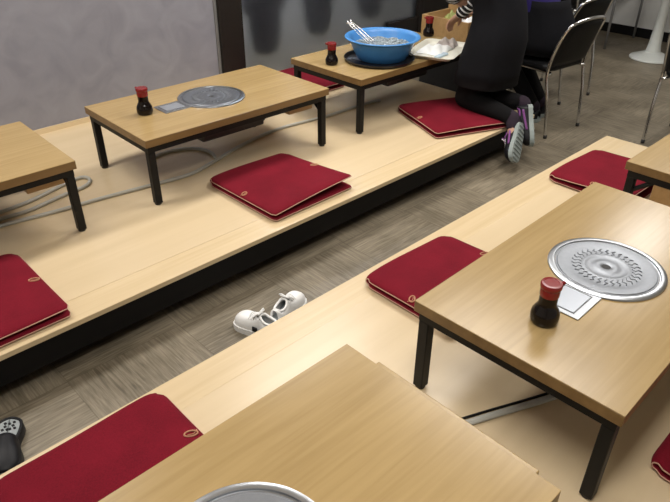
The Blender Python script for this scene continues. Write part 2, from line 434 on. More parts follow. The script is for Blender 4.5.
# ------------------------------------------------------------------ folded cushions
def make_cushion(seed, lift=.012, skew=0., W=.495, D=.525):
    rnd = random.Random(seed)
    root = empty('floor_cushion')
    r = .0115; yb = D / 2 - .018; z0 = .0105
    # arc-length samples of the folded mid line: lower layer (front to fold), half circle, upper layer (fold to front)
    line = []
    ns = 26
    for i in range(ns + 1):
        t = i / ns; line.append((-D / 2 + t * (yb + D / 2), z0, 0., t))
    for i in range(1, 8):
        a = -PI / 2 + PI * i / 8; line.append((yb + r * 1.25 * math.cos(a), z0 + r + r * math.sin(a), .5, 1.))
    for i in range(ns + 1):
        t = 1 - i / ns; line.append((-D / 2 + .004 + t * (yb + D / 2 - .004), z0 + 2 * r, 1., t))
    nx = 30; n = len(line)
    ph = rnd.random() * 6
    def mid(i, j):
        y, z, u, t = line[i]; s = -1 + 2 * j / nx
        dfront = (1 - t)
        hw = W / 2 * (1 + .006 * math.sin(3 * t + ph))
        hw -= .014 * max(0, (t - .93) / .07) ** 2.2            # fold corners pull in
        hw -= .010 * max(0, (.04 - t) / .04) ** 2
        x = s * hw
        yy = y + .006 * math.cos(2.2 * s + ph) * (t) - .004 * (abs(s) ** 6) * t
        zz = z + u * (lift * (1 + skew * s) * dfront ** 1.6 + .003 * math.sin(5 * t + ph) * math.cos(2 * s) * (1 - t) + .004 * (1 - s * s) * t)
        if u == .5: zz += 0.002 * (1 - s * s)
        return Vector((x, yy, zz))
    th = .0088
    P = [[mid(i, j) for j in range(nx + 1)] for i in range(n)]
    def nrm(i, j):
        a = P[min(n - 1, i + 1)][j] - P[max(0, i - 1)][j]; b2 = P[i][min(nx, j + 1)] - P[i][max(0, j - 1)]
        return b2.cross(a).normalized()
    def fall(i, j):
        d = min(min(j, nx - j) * W / nx, min(i, n - 1 - i) * D / ns)
        return .28 + .72 * math.sqrt(min(1, d / .035))
    bm = bmesh.new()
    A = [[bm.verts.new(P[i][j] + nrm(i, j) * th * fall(i, j)) for j in range(nx + 1)] for i in range(n)]
    C = [[bm.verts.new(P[i][j] - nrm(i, j) * th * fall(i, j)) for j in range(nx + 1)] for i in range(n)]
    for i in range(n - 1):
        for j in range(nx):
            bm.faces.new((A[i][j], A[i][j + 1], A[i + 1][j + 1], A[i + 1][j])); bm.faces.new((C[i][j], C[i + 1][j], C[i + 1][j + 1], C[i][j + 1]))
    brd = [(i, 0) for i in range(n)] + [(n - 1, j) for j in range(1, nx + 1)] + [(i, nx) for i in range(n - 2, -1, -1)] + [(0, j) for j in range(nx - 1, 0, -1)]
    for q in range(len(brd)):
        a = brd[q]; b2 = brd[(q + 1) % len(brd)]
        bm.faces.new((A[a[0]][a[1]], A[b2[0]][b2[1]], C[b2[0]][b2[1]], C[a[0]][a[1]]))
    zmin = min(v.co.z for v in bm.verts)
    for v in bm.verts: v.co.z -= zmin
    for row in P:
        for p in row: p.z -= zmin
    link_mesh('cover', bm, 'cushion', root, True)
    bm = bmesh.new(); tube(bm, [P[i][j] + Vector((0, 0, .0)) for i, j in brd], .0024, 6, closed=True)
    for v in bm.verts: v.co.z = max(v.co.z, .0002)
    link_mesh('piping', bm, 'pipe', root, True)
    for s in (-1, 1):                                            # stitched loop emblem at each side edge
        k = n - 1 - int(ns * .52); j = nx if s > 0 else 0
        base = P[k][j]; zt = P[k][j - s * 2].z + th * .98
        pts = []
        for q in range(20):
            a = 2 * PI * q / 20
            pts.append((base.x - s * (.026 + .017 * math.cos(a)), base.y + .011 * math.sin(a) + .006 * math.cos(a), zt + .0006))
        e = bmesh.new(); tube(e, pts, .0027, 6, closed=True)
        tube(e, [(base.x - s * .004, base.y + .004, zt - .002), (base.x - s * .02, base.y - .006, zt + .0006), (base.x - s * .036, base.y + .002, zt + .0008)], .0016, 6)
        link_mesh('emblem', e, 'embroid', root, True)
    return root
GC = 'folded crimson floor cushions'
cush = [
 ((1.732, 2.17), .01, .020, .8, 'folded crimson cushion lying alone in the middle of the far platform'),
 ((1.668, 1.088), .0, .006, 0, 'folded crimson cushion partly hidden by the right foreground table'),
 ((.308, 1.108), -.004, .004, 0, 'folded crimson cushion at the lower left, partly hidden by the nearest table'),
 ((.292, 2.143), .0, .006, 0, 'folded crimson cushion at the left edge on the far platform'),
 ((3.108, 2.168), -.38, .004, 0, 'crimson cushion under the shins of the kneeling person'),
 ((3.005, 1.080), .0, .022, -.6, 'folded crimson cushion at the far end of the near platform beside the rearmost right table'),
 ((2.83, 3.33), .0, .006, 0, 'crimson cushion against the wall, glimpsed behind the two far tables'),
 ((1.610, -.022), .03, .006, 0, 'crimson cushion corner at the lower right edge beyond the foreground table'),
]
for i, ((x, y), a, lf, sk, lab) in enumerate(cush):
    c = make_cushion(i + 3, lf, sk, D=.43 if y < 1.5 else .525); c.location = (x + .02, y + .030, .0002); c.rotation_euler = (0, 0, a); tag(c, lab, 'cushion', GC)

# ------------------------------------------------------------------ hoses on the platforms
r = .009
h = bmesh.new()
pts = [(.10, 2.70), (.35, 2.735), (.602, 2.733), (.851, 2.695), (1.042, 2.675), (1.285, 2.638), (1.498, 2.612), (1.66, 2.652), (1.948, 2.743), (2.238, 2.785), (2.572, 2.747), (2.72, 2.745), (2.95, 2.74), (3.05, 2.72)]
tube(h, catmull([(x, y, r) for x, y in pts], 8), r, 8)
tag(link_mesh('gas_hose', h, 'hose', smooth=True), 'long grey gas hose running along the far platform under its tables', 'hose')
h = bmesh.new()
pts = [(1.44, 2.90), (1.50, 2.935), (1.60, 2.935), (1.70, 2.88), (1.735, 2.78), (1.715, 2.70)]
tube(h, catmull([(x, y, r) for x, y in pts] , 8), r, 8)
tag(link_mesh('gas_hose', h, 'hose', smooth=True), 'short grey hose curled under the middle far table', 'hose')
h = bmesh.new()
pts = [(.20, 2.78), (.45, 2.795), (.625, 2.797), (.755, 2.789), (.914, 2.825), (1.048, 2.849), (1.10, 2.90), (1.085, 2.955), (.986, 2.94), (.79, 2.877), (.60, 2.86), (.30, 2.85)]
tube(h, catmull([(x, y, r) for x, y in pts], 8), r, 8)
tag(link_mesh('gas_hose', h, 'hose', smooth=True), 'grey hose doubling back in a loop beside the left table leg', 'hose')
h = bmesh.new()
tube(h, catmull([(.72, .80, .006), (.95, .725, .006), (1.17, .640, .006), (1.40, .540, .006), (1.62, .45, .006)], 8), .012, 8, flat=.5)
tag(link_mesh('cable_duct', h, 'hose', smooth=True), 'flat grey metal hose on the near platform under the right foreground table', 'hose')
h = bmesh.new()
tube(h, catmull([(.72, .82, .004), (.95, .747, .004), (1.17, .663, .004), (1.40, .562, .004), (1.62, .47, .004)], 8), .004, 8)
tag(link_mesh('power_cable', h, 'black', smooth=True), 'thin black cable lying alongside the flat grey hose', 'cable')

# ------------------------------------------------------------------ shoes
def make_shoe(name, L, upper, sole, inner, laces=True, lace_mat='white', w=.048, collar=.30, patches=None, tread=False):
    """shoe along +X: heel at x=0, toe at x=L, on z=0"""
    root = empty(name)
    ns, nt = 26, 17
    def half(t):
        if t < .12: f = .62 + .20 * math.sin(t / .12 * PI / 2)
        elif t < .45: f = .82 - .04 * math.sin((t - .12) / .33 * PI)
        else: f = .82 + .18 * math.sin(min(1, (t - .45) / .28) * PI / 2)
        if t > .78: f *= math.sqrt(max(0, 1 - ((t - .78) / .225) ** 2))
        if t < .06: f *= math.sqrt(max(.03, 1 - ((.06 - t) / .065) ** 2))
        return w * f
    def hgt(t):
        if t < .34: return .066 - .012 * math.sin(t / .34 * PI)
        if t < .60: return .072 - (t - .34) / .26 * .022
        q = (t - .60) / .40
        return .050 * math.sqrt(max(.0, 1 - .95 * q ** 2.6)) + .002
    zs = .022
    bm = bmesh.new(); G = []
    for i in range(ns + 1):
        t = .004 + .990 * i / ns
        hw, hh = half(t), hgt(t)
        row = []
        for k in range(nt):
            a = PI * k / (nt - 1); c, s = math.cos(a), math.sin(a)
            row.append(bm.verts.new((t * L, hw * (abs(c) ** .75) * (1 if c >= 0 else -1), zs + hh * (s ** .8 if s > 0 else 0))))
        G.append(row)
    for i in range(ns):
        t = (i + .5) / ns
        for k in range(nt - 1):
            if .07 < t < .40 and 5 <= k <= nt - 7: continue
            bm.faces.new((G[i][k], G[i + 1][k], G[i + 1][k + 1], G[i][k + 1]))
    bmesh.ops.remove_doubles(bm, verts=bm.verts, dist=.0004)
    up = link_mesh('upper', bm, upper, root, True)
    md = up.modifiers.new('t', 'SOLIDIFY'); md.thickness = .005; md.offset = -1
    md = up.modifiers.new('s', 'SUBSURF'); md.levels = 1; md.render_levels = 1
    def slab(z0, z1, grow):
        b2 = bmesh.new(); lo, hi = [], []
        out = [(t, 1) for t in [i / 28 for i in range(29)]] + [(t, -1) for t in [i / 28 for i in range(27, 0, -1)]]
        for t, sgn in out:
            hw = (half(.004 + .99 * t) + grow) * sgn
            if t == 0 or t == 1: hw *= .35
            x = (t * (1 + 2 * grow / L) - grow / L) * L
            lo.append(b2.verts.new((x, hw, z0))); hi.append(b2.verts.new((x, hw, z1)))
        n = len(out); b2.faces.new(lo[::-1]); b2.faces.new(hi)
        for q in range(n): b2.faces.new((lo[q], lo[(q + 1) % n], hi[(q + 1) % n], hi[q]))
        return b2
    sl = link_mesh('sole', slab(0, .025, .003), sole, root)
    if tread:
        tb2 = bmesh.new()
        for q in range(9):
            x = .02 + q * (L - .04) / 8; hw = half(min(.97, x / L)) * .85
            box(tb2, x - .006, x + .006, -hw, hw, -.004, .001)
        link_mesh('tread', tb2, sole, sl)
    link_mesh('insole', slab(.026, .030, -.007), inner, root)
    bm = bmesh.new()                # padded collar round the opening
    path = []
    for q in range(24):
        a = 2 * PI * q / 24; x = L * (.235 + .165 * math.cos(a)); t = x / L
        path.append((x, half(t) * .62 * math.sin(a), zs + hgt(max(.02, t)) * (.93 if abs(math.sin(a)) > .4 else .98)))
    tube(bm, catmull(path, 2, True), .0055, 8, closed=True)
    link_mesh('collar', bm, patches or upper, root, True)
    bm = bmesh.new()                # tongue
    v = [bm.verts.new(p) for p in ((L * .52, -.016, zs + .056), (L * .52, .016, zs + .056), (L * .38, .020, zs + .082), (L * .38, -.020, zs + .082))]
    bm.faces.new(v); tg = link_mesh('tongue', bm, patches or upper, root)
    md = tg.modifiers.new('t', 'SOLIDIFY'); md.thickness = .005; md.offset = 0
    if laces:
        bm = bmesh.new()
        for q in range(4):
            x = L * (.44 + .055 * q); zz = zs + hgt(x / L) + .004
            tube(bm, catmull([(x, -.024, zz - .010), (x + .004, 0, zz + .003), (x, .024, zz - .010)], 5), .0028, 6)
        for sgn in (-1, 1):
            tube(bm, catmull([(L * .44, 0, zs + .072), (L * .42, sgn * .018, zs + .082), (L * .46, sgn * .034, zs + .070), (L * .47, sgn * .012, zs + .066)], 5), .0026, 6)
        link_mesh('laces', bm, lace_mat, root, True)
    return root
def place(o, heel, toe, up=(0, 0, 1)):
    X = (Vector(toe) - Vector(heel)).normalized(); Z = Vector(up); Z = (Z - X * Z.dot(X)).normalized(); Y = Z.cross(X)
    m = Matrix((X, Y, Z)).transposed().to_4x4(); m.translation = Vector(heel); o.matrix_world = m
    return o
GS = 'pair of white sneakers in the aisle'
s1 = make_shoe('sneaker', .205, 'white', 'white', 'insole', patches='white', w=.042)
place(s1, (1.152, 1.496, FL), (1.098, 1.695, FL)); tag(s1, 'white lace-up sneaker in the aisle, left one of the pair with toe to the left', 'shoe', GS)
bm = bmesh.new(); box(bm, .075, .098, .0345, .0415, .030, .052, bev=.003); link_mesh('emblem', bm, 'shoeblk', s1)
s2 = make_shoe('sneaker', .205, 'white', 'white', 'insole', patches='white', w=.042)
place(s2, (1.188, 1.563, FL), (1.37, 1.625, FL)); tag(s2, 'white lace-up sneaker in the aisle, right one of the pair with toe to the right', 'shoe', GS)
def make_slipper():
    """heel at x=0, toe at x=.25"""
    root = empty('slip_on_shoe'); L = .25
    def half(t):
        w = .043 - .010 * math.exp(-((t - .42) / .13) ** 2) + .008 * math.exp(-((t - .75) / .2) ** 2)
        if t < .17: w *= math.sqrt(max(.0, 1 - ((.17 - t) / .172) ** 2))
        if t > .78: w *= math.sqrt(max(.0, 1 - ((t - .78) / .222) ** 2))
        return max(w, .004)
    def outline(g, z, t0=0., t1=1.):
        ts = [t0 + (t1 - t0) * i / 30 for i in range(31)]
        return [(t * L + (g if t > .5 else -g) * (abs(t - .5) * 2) ** 4, half(t) + g, z) for t in ts] + [(t * L + (g if t > .5 else -g) * (abs(t - .5) * 2) ** 4, -half(t) - g, z) for t in ts[::-1]]
    autosmooth(link_mesh('sole', loft(bmesh.new(), [outline(-.002, 0), outline(.001, .006), outline(0, .030), outline(-.002, .036)]), 'shoeblk', root), 35)
    ins = link_mesh('insole', loft(bmesh.new(), [outline(-.007, .0362), outline(-.008, .0382)]), 'insole', root)
    bm = bmesh.new(); rr = random.Random(2)
    for q in range(9):
        a = 2 * PI * q / 9 + .3; d = .021 if q % 2 else .012
        tube(bm, [(.043 + d * math.cos(a) - .005, d * math.sin(a), .0384), (.043 + d * math.cos(a) + .004, d * math.sin(a) + .004, .0388)], .0042, 6, flat=.25)
    link_mesh('print', bm, 'shoeblk', ins)
    bm = bmesh.new(); tube(bm, catmull([(x, y, .038) for x, y, z in outline(-.004, 0)[::2]], 2, True), .0048, 8, closed=True); link_mesh('rim', bm, 'shoeblk', root, True)
    bm = bmesh.new(); G = []
    for i in range(15):
        t = .40 + .56 * i / 14; w = half(t) + .001; hh = .030 * math.sqrt(max(.02, 1 - (max(0, t - .55) / .43) ** 2)) + .004
        G.append([bm.verts.new((t * L, w * math.cos(PI * k / 12), .022 + (.016 + hh) * math.sin(PI * k / 12) ** .7)) for k in range(13)])
    for a, b2 in zip(G, G[1:]):
        for k in range(12): bm.faces.new((a[k], b2[k], b2[k + 1], a[k + 1]))
    o = link_mesh('vamp', bm, 'shoeblk', root, True); md = o.modifiers.new('t', 'SOLIDIFY'); md.thickness = .004
    return root
s3 = make_slipper()
place(s3, (.243, 1.768, FL), (.133, 1.545, FL)); tag(s3, 'black slip-on shoe with grey printed insole at the left edge of the aisle', 'shoe')

# ------------------------------------------------------------------ basin, trays and tableware on the far table
root = empty('serving_tray', (2.892, 2.600, TH)); tag(root, 'round black tray under the blue basin', 'tray')
autosmooth(link_mesh('tray_body', lathe(bmesh.new(), [(0, 0), (.185, 0), (.205, .006), (.214, .020), (.217, .0205), (.216, .017), (.206, .003), (.1, .0045), (0, .0045)], 64), 'tray', root), 50)
zb = TH + .0046
BX, BY = 2.926, 2.612
root = empty('wash_basin', (BX, BY, zb)); tag(root, 'large blue plastic basin on the far table, filled with pale contents', 'basin')
prof = [(0, 0), (.150, 0), (.158, .003), (.185, .045), (.212, .100), (.219, .112), (.240, .116), (.244, .119), (.242, .123), (.236, .124), (.216, .119), (.206, .103), (.180, .048), (.152, .006), (0, .006)]
prof = [(a * .945, b * 1.07) for a, b in prof]
autosmooth(link_mesh('bowl', lathe(bmesh.new(), prof, 72), 'basin', root), 60)
bm = bmesh.new(); rr = random.Random(5)
lathe(bm, [(0, .080), (.10, .079), (.178, .074), (.178, .070), (0, .070)], 48)
for q in range(420):
    a = rr.random() * 2 * PI; d = .174 * math.sqrt(rr.random()); x, y = d * math.cos(a), d * math.sin(a); l = .008 + .012 * rr.random(); b2 = rr.random() * PI
    z = .078 + .005 * rr.random()
    tube(bm, [(x - l * math.cos(b2), y - l * math.sin(b2), z), (x, y, z + .006 * rr.random()), (x + l * math.cos(b2), y + l * math.sin(b2), z)], .0035, 5)
o = link_mesh('shredded_food', bm, 'ice', None); o.location = (BX, BY, zb); tag(o, 'pale grey shredded contents filling the blue basin', 'food', kind='stuff')
def tongs(name, base, tip, label):
    root = empty(name, base); tag(root, label, 'tongs', 'steel tongs in the basin')
    d = Vector(tip) - Vector(base); side = Vector((.72, -.69, 0))
    for s in (-1, 1):
        bm = bmesh.new()
        pts = [Vector((0, 0, 0)) + side * .016 * s, d * .4 + side * .014 * s, d * .8 + side * .008 * s, d + side * .0015 * s]
        tube(bm, catmull(pts, 6), .0055, 8, flat=.45)
        link_mesh('arm', bm, 'chrome', root, True)
    bm = bmesh.new(); tube(bm, [d - Vector((0, 0, .012)), d + Vector((0, 0, .006))], .0075, 8); link_mesh('hinge', bm, 'chrome', root, True)
tongs('tongs', (BX - .085, BY + .01, zb + .098), (BX - .165, BY + .135, zb + .215), 'steel tongs leaning on the left rim of the blue basin, front one')
tongs('tongs', (BX - .05, BY + .04, zb + .100), (BX - .10, BY + .175, zb + .205), 'steel tongs sticking up behind the front tongs in the blue basin')

TRX, TRY, TRZ = 3.30, 2.462, TH + .001
root = empty('food_tray', (TRX, TRY, TRZ), .34); tag(root, 'cream rectangular tray at the edge of the far table right of the basin', 'tray')
L3 = lambda hx, hy, rc, z: [(x, y, z) for x, y in rrect(hx, hy, rc)]
bm = loft(bmesh.new(), [L3(.19, .125, .03, 0), L3(.205, .14, .035, .016), L3(.222, .157, .045, .021), L3(.222, .157, .045, .0235), L3(.203, .138, .035, .019), L3(.19, .125, .03, .004)])
autosmooth(link_mesh('tray_body', bm, 'cream', root), 35)
def crumple(name, mat, loc, sx, sy, h, seed, label, cat, rz=0.):
    rr = random.Random(seed); bm = bmesh.new(); n = 20
    ph = [rr.random() * 6 for _ in range(6)]
    top, bot = [], []
    for i in range(n + 1):
        rt, rb = [], []
        for j in range(n + 1):
            u, v = -1 + 2 * i / n, -1 + 2 * j / n
            e = max(0, 1 - max(abs(u), abs(v)) ** 4)
            z = h * e * (.55 + .22 * math.sin(4 * u + 3 * v + ph[0]) + .18 * math.sin(7 * v - 3 * u + ph[1]) + .10 * math.sin(11 * u + ph[2]))
            x = sx * u * (1 + .05 * math.sin(4 * v + ph[3])); y = sy * v * (1 + .05 * math.sin(4 * u + ph[4]))
            rt.append(bm.verts.new((x, y, max(.003, z)))); rb.append(bm.verts.new((x, y, 0)))
        top.append(rt); bot.append(rb)
    for i in range(n):
        for j in range(n):
            bm.faces.new((top[i][j], top[i + 1][j], top[i + 1][j + 1], top[i][j + 1])); bm.faces.new((bot[i][j], bot[i][j + 1], bot[i + 1][j + 1], bot[i + 1][j]))
    for q in range(n):
        for a in ((top[q][0], top[q + 1][0], bot[q + 1][0], bot[q][0]), (top[q][n], top[q + 1][n], bot[q + 1][n], bot[q][n]), (top[0][q], top[0][q + 1], bot[0][q + 1], bot[0][q]), (top[n][q], top[n][q + 1], bot[n][q + 1], bot[n][q])):
            bm.faces.new(a)
    o = link_mesh(name, bm, mat, None, True); o.location = loc; o.rotation_euler = (0, 0, rz); return tag(o, label, cat)
crumple('folded_cloth', 'cloth', (3.285, 2.485, TRZ + .005), .105, .085, .045, 3, 'white folded cloth lying on the cream tray', 'cloth', .3)
crumple('crumpled_cloth', 'greycloth', (3.455, 2.515, TRZ + .005), .055, .065, .055, 8, 'grey-brown crumpled cloth on the right side of the cream tray', 'cloth', .4)
o = link_mesh('paper_packet', B(-.06, .06, -.018, .018, 0, .012, bev=.004), plain('pale_blue_paper', (.42, .52, .60), .6)); o.location = (3.215, 2.376, TRZ + .0055); o.rotation_euler = (0, 0, .15)
tag(o, 'small pale blue packet at the front of the cream tray', 'packet')

# wooden bin behind the far table
root = empty('wooden_bin', (4.12, 2.92, FL)); tag(root, 'open wooden bin on a dark stand behind the far table beside the dark post', 'bin')
t = .016; hx, hy, H = .17, .215, .57
link_mesh('front_panel', B(-hx, -hx + t, -hy, hy, 0.38, H, bev=.002), 'box', root)
link_mesh('back_panel', B(hx - t, hx, -hy, hy, 0.38, H + .03, bev=.002), 'box', root)
for s in (-1, 1): link_mesh('side_panel', B(-hx + t, hx - t, s * hy - (t if s > 0 else 0), s * hy + (0 if s > 0 else t), 0.38, H, bev=.002), 'box', root)
link_mesh('shelf', B(-hx + t, hx - t, -hy + t, hy - t, H - .075, H - .06), 'darkred', root)
link_mesh('stand', B(-hx + .01, hx - .01, -hy + .01, hy - .01, 0, .379, bev=.003), 'dark', root)
o = link_mesh('wooden_board', B(-.05, .05, -.17, .17, 0, .012, bev=.003), 'yellow'); o.location = (4.17, 2.92, FL + H + .0002 - .06); o.rotation_euler = (0, 0, .1); tag(o, 'pale wooden board lying in the top of the wooden bin', 'board')
crumple('napkin_pack', 'cloth', (4.17, 2.86, FL + H - .048), .05, .11, .05, 12, 'white napkin pack on the board in the wooden bin', 'napkins')
crumple('green_packet', 'sky', (4.19, 3.03, FL + H - .048), .04, .045, .06, 15, 'yellow-green packet beside the napkins in the wooden bin', 'packet')

# ------------------------------------------------------------------ chairs
def make_chair():
    """faces +Y, origin at floor under seat centre"""
    root = empty('dining_chair')
    bm = loft(bmesh.new(), [[(x, y + .0, z) for x, y in rrect(a, b2, .07)] for a, b2, z in ((.17, .17, .425), (.195, .195, .43), (.20, .20, .445), (.195, .195, .462), (.16, .16, .470))])
    autosmooth(link_mesh('seat', bm, 'seat', root), 60)
    # back frame: rear foot - seat - arch - seat - rear foot
    pts = [(-.185, -.245, .009), (-.197, -.215, .25), (-.202, -.185, .42), (-.200, -.215, .58), (-.190, -.262, .70), (-.145, -.285, .738), (0, -.295, .752), (.145, -.285, .738), (.190, -.262, .70), (.200, -.215, .58), (.202, -.185, .42), (.197, -.215, .25), (.185, -.245, .009)]
    bm = bmesh.new(); tube(bm, catmull(pts, 8), .0105, 10)
    link_mesh('back_frame', bm, 'chrome', root, True)
    for s in (-1, 1):
        bm = bmesh.new(); tube(bm, catmull([(s * .192, .205, .009), (s * .19, .185, .30), (s * .18, .16, .415), (s * .17, .10, .419), (s * .17, -.17, .419), (s * .203, -.187, .412)], 6), .0095, 10)
        link_mesh('front_leg', bm, 'chrome', root, True)
    for x, y in ((-.185, -.245), (.185, -.245), (-.192, .205), (.192, .205)):
        link_mesh('foot_cap', lathe(bmesh.new(), [(0, 0), (.012, 0), (.0125, .003), (.0125, .022), (0, .022)], 14, (x, y, 0)), 'dark', root, True)
    # curved backrest pad inside the arch
    bm = bmesh.new(); nx, nz = 14, 10; F, K = [], []
    for j in range(nz + 1):
        v = j / nz; z = .46 + .272 * v; y0 = -.19 - .085 * v ** 1.1
        hw = .190 if v < .7 else .190 - .042 * ((v - .7) / .3) ** 2
        rf, rk = [], []
        for i in range(nx + 1):
            u = -1 + 2 * i / nx
            yy = y0 - .018 * (1 - u * u); e = .012 * (1 - abs(u) ** 6) ** .5 * (1 - (2 * v - 1) ** 8) ** .5 + .001
            rf.append(bm.verts.new((u * hw, yy + e, z + .012 * (1 - u * u) * v))); rk.append(bm.verts.new((u * hw, yy - e, z + .012 * (1 - u * u) * v)))
        F.append(rf); K.append(rk)
    for j in range(nz):
        for i in range(nx):
            bm.faces.new((F[j][i], F[j][i + 1], F[j + 1][i + 1], F[j + 1][i])); bm.faces.new((K[j][i], K[j + 1][i], K[j + 1][i + 1], K[j][i + 1]))
    for q in range(nx):
        bm.faces.new((F[0][q], K[0][q], K[0][q + 1], F[0][q + 1])); bm.faces.new((F[nz][q], F[nz][q + 1], K[nz][q + 1], K[nz][q]))
    for q in range(nz):
        bm.faces.new((F[q][0], F[q + 1][0], K[q + 1][0], K[q][0])); bm.faces.new((F[q][nx], K[q][nx], K[q + 1][nx], F[q + 1][nx]))
    link_mesh('backrest', bm, 'seat', root, True)
    return root
GH = 'chrome framed black dining chairs'
ch = make_chair(); ch.location = (3.955, 2.085, FL); ch.rotation_euler = (0, 0, -.10)
tag(ch, 'black chair with chrome arched back under the seated person in violet', 'chair', GH)
dup(ch, (4.64, 2.36, FL), -.12, 'black chrome chair just behind the chair of the seated person', GH)
dup(ch, (4.385, 1.185, FL), -PI / 2 - .03, 'chrome-legged black chair cut by the right edge of the photo', GH)
dup(ch, (5.84, 2.98, FL), -1.45, 'black chair in the far background at the dark table by the wall', GH)
dup(ch, (6.66, 1.55, FL), .2, 'black chair by the white far wall to the right of the pedestal table', GH)

# pedestal table
root = empty('pedestal_table', (6.22, 2.20, FL)); tag(root, 'white pedestal dining table in the far background by the white wall', 'table')
autosmooth(link_mesh('base', lathe(bmesh.new(), [(0, 0), (.190, 0), (.195, .006), (.190, .016), (.10, .05), (.066, .065), (0, .065)], 48), 'whitepaint', root), 40)
autosmooth(link_mesh('column', lathe(bmesh.new(), [(0, .05), (.07, .05), (.056, .12), (.040, .35), (.034, .66), (.05, .685), (0, .685)], 32), 'whitepaint', root), 40)
link_mesh('tabletop', loft(bmesh.new(), [L3(.30, .34, .04, .685), L3(.31, .35, .05, .69), L3(.31, .35, .05, .71), L3(.305, .345, .05, .715)]), 'dark', root)
# dark dining table against far wall with a small amber box on it
root = empty('dining_table', (6.55, 3.02, FL)); tag(root, 'dark dining table with thin legs against the far wall', 'table')
link_mesh('tabletop', B(-.36, .36, -.40, .32, .67, .70, bev=.004), 'dark', root)
for sx in (-1, 1):
    for sy in (-.36, .28):
        bm = bmesh.new(); tube(bm, [(sx * .32, sy, 0), (sx * .32, sy, .67)], .013, 8); link_mesh('leg', bm, 'alu', root, True)
root = empty('menu_box', (6.42, 2.72, FL + .7002)); tag(root, 'small amber box standing on the dark table by the far wall', 'box')
link_mesh('box_body', B(-.07, .07, -.05, .05, 0, .09, bev=.004), 'copper', root)
link_mesh('box_lid', B(-.074, .074, -.054, .054, .09, .10, bev=.003), 'box', root)

# ------------------------------------------------------------------ people
def ell_limb(bm, pts, rad, seg=14, wide=None, axis=(1, 0, 0)):
    """capsule-ended limb through pts with radius rad (and optional width factor along axis)"""
    P = catmull(pts, 6); n = len(P); m = len(rad) - 1
    R = []
    for i in range(n):
        f = i / (n - 1) * m; k = min(m - 1, int(f)); R.append(rad[k] + (rad[k + 1] - rad[k]) * (f - k))
    Wd = [1.] * n
    if wide:
        mw = len(wide) - 1
        for i in range(n):
            f = i / (n - 1) * mw; k = min(mw - 1, int(f)); Wd[i] = wide[k] + (wide[k + 1] - wide[k]) * (f - k)
    ax = Vector(axis)
    d0 = (P[1] - P[0]).normalized(); d1 = (P[-1] - P[-2]).normalized()
    QP, QR, QW, QD = [], [], [], []
    for a in (80, 55, 28): QP.append(P[0] - d0 * R[0] * math.sin(math.radians(a))); QR.append(R[0] * math.cos(math.radians(a))); QW.append(Wd[0]); QD.append(d0)
    for i in range(n):
        QP.append(P[i]); QR.append(R[i]); QW.append(Wd[i]); QD.append((P[min(n - 1, i + 1)] - P[max(0, i - 1)]).normalized())
    for a in (28, 55, 80): QP.append(P[-1] + d1 * R[-1] * math.sin(math.radians(a))); QR.append(R[-1] * math.cos(math.radians(a))); QW.append(Wd[-1]); QD.append(d1)
    rings = []
    for p, r2, w2, d in zip(QP, QR, QW, QD):
        s = ax - d * ax.dot(d)
        if s.length < .05: s = d.orthogonal()
        s.normalize(); u = s.cross(d).normalized()
        rings.append([bm.verts.new(p + r2 * (w2 * math.cos(2 * PI * k / seg) * s + math.sin(2 * PI * k / seg) * u)) for k in range(seg)])
    for a, b2 in zip(rings, rings[1:]):
        for k in range(seg): bm.faces.new((a[k], a[(k + 1) % seg], b2[(k + 1) % seg], b2[k]))
    bm.faces.new(rings[0][::-1]); bm.faces.new(rings[-1])
def remeshed(name, bm, mat, parent, vox=.012, smooth=6):
    o = link_mesh(name, bm, mat, None)
    a = o.modifiers.new('r', 'REMESH'); a.mode = 'VOXEL'; a.voxel_size = vox
    if smooth: b2 = o.modifiers.new('s', 'SMOOTH'); b2.iterations = smooth; b2.factor = .5
    dg = bpy.context.evaluated_depsgraph_get(); me = bpy.data.meshes.new_from_object(o.evaluated_get(dg))
    old = o.data; o.modifiers.clear(); o.data = me; bpy.data.meshes.remove(old); me.name = name
    for p in me.polygons: p.use_smooth = True
    if parent: o.parent = parent
    return o
def head(bm, c, f, tilt=0.):
    """head ellipsoid with jaw, nose, ears; f is facing direction (unit, horizontal-ish)"""
    c = Vector(c); f = Vector(f).normalized(); sd = f.cross(Vector((0, 0, 1))).normalized(); u = sd.cross(f)
    ell_limb(bm, [c - f * .02 + u * .045, c - f * .012 + u * .02, c + f * .004 - u * .02, c + f * .022 - u * .068], [.084, .092, .080, .048], 16, [.86, .86, .84, .86], sd)
    ell_limb(bm, [c + f * .092 + u * .010, c + f * .104 - u * .014], [.007, .012], 8)                  # nose
    ell_limb(bm, [c + f * .078 + sd * .02 - u * .047, c + f * .083 - u * .046, c + f * .078 - sd * .02 - u * .047], [.006, .008, .006], 8)   # lips
    for s in (-1, 1): ell_limb(bm, [c + sd * .081 * s + u * .016 - f * .004, c + sd * .080 * s - u * .026], [.013, .009], 8)
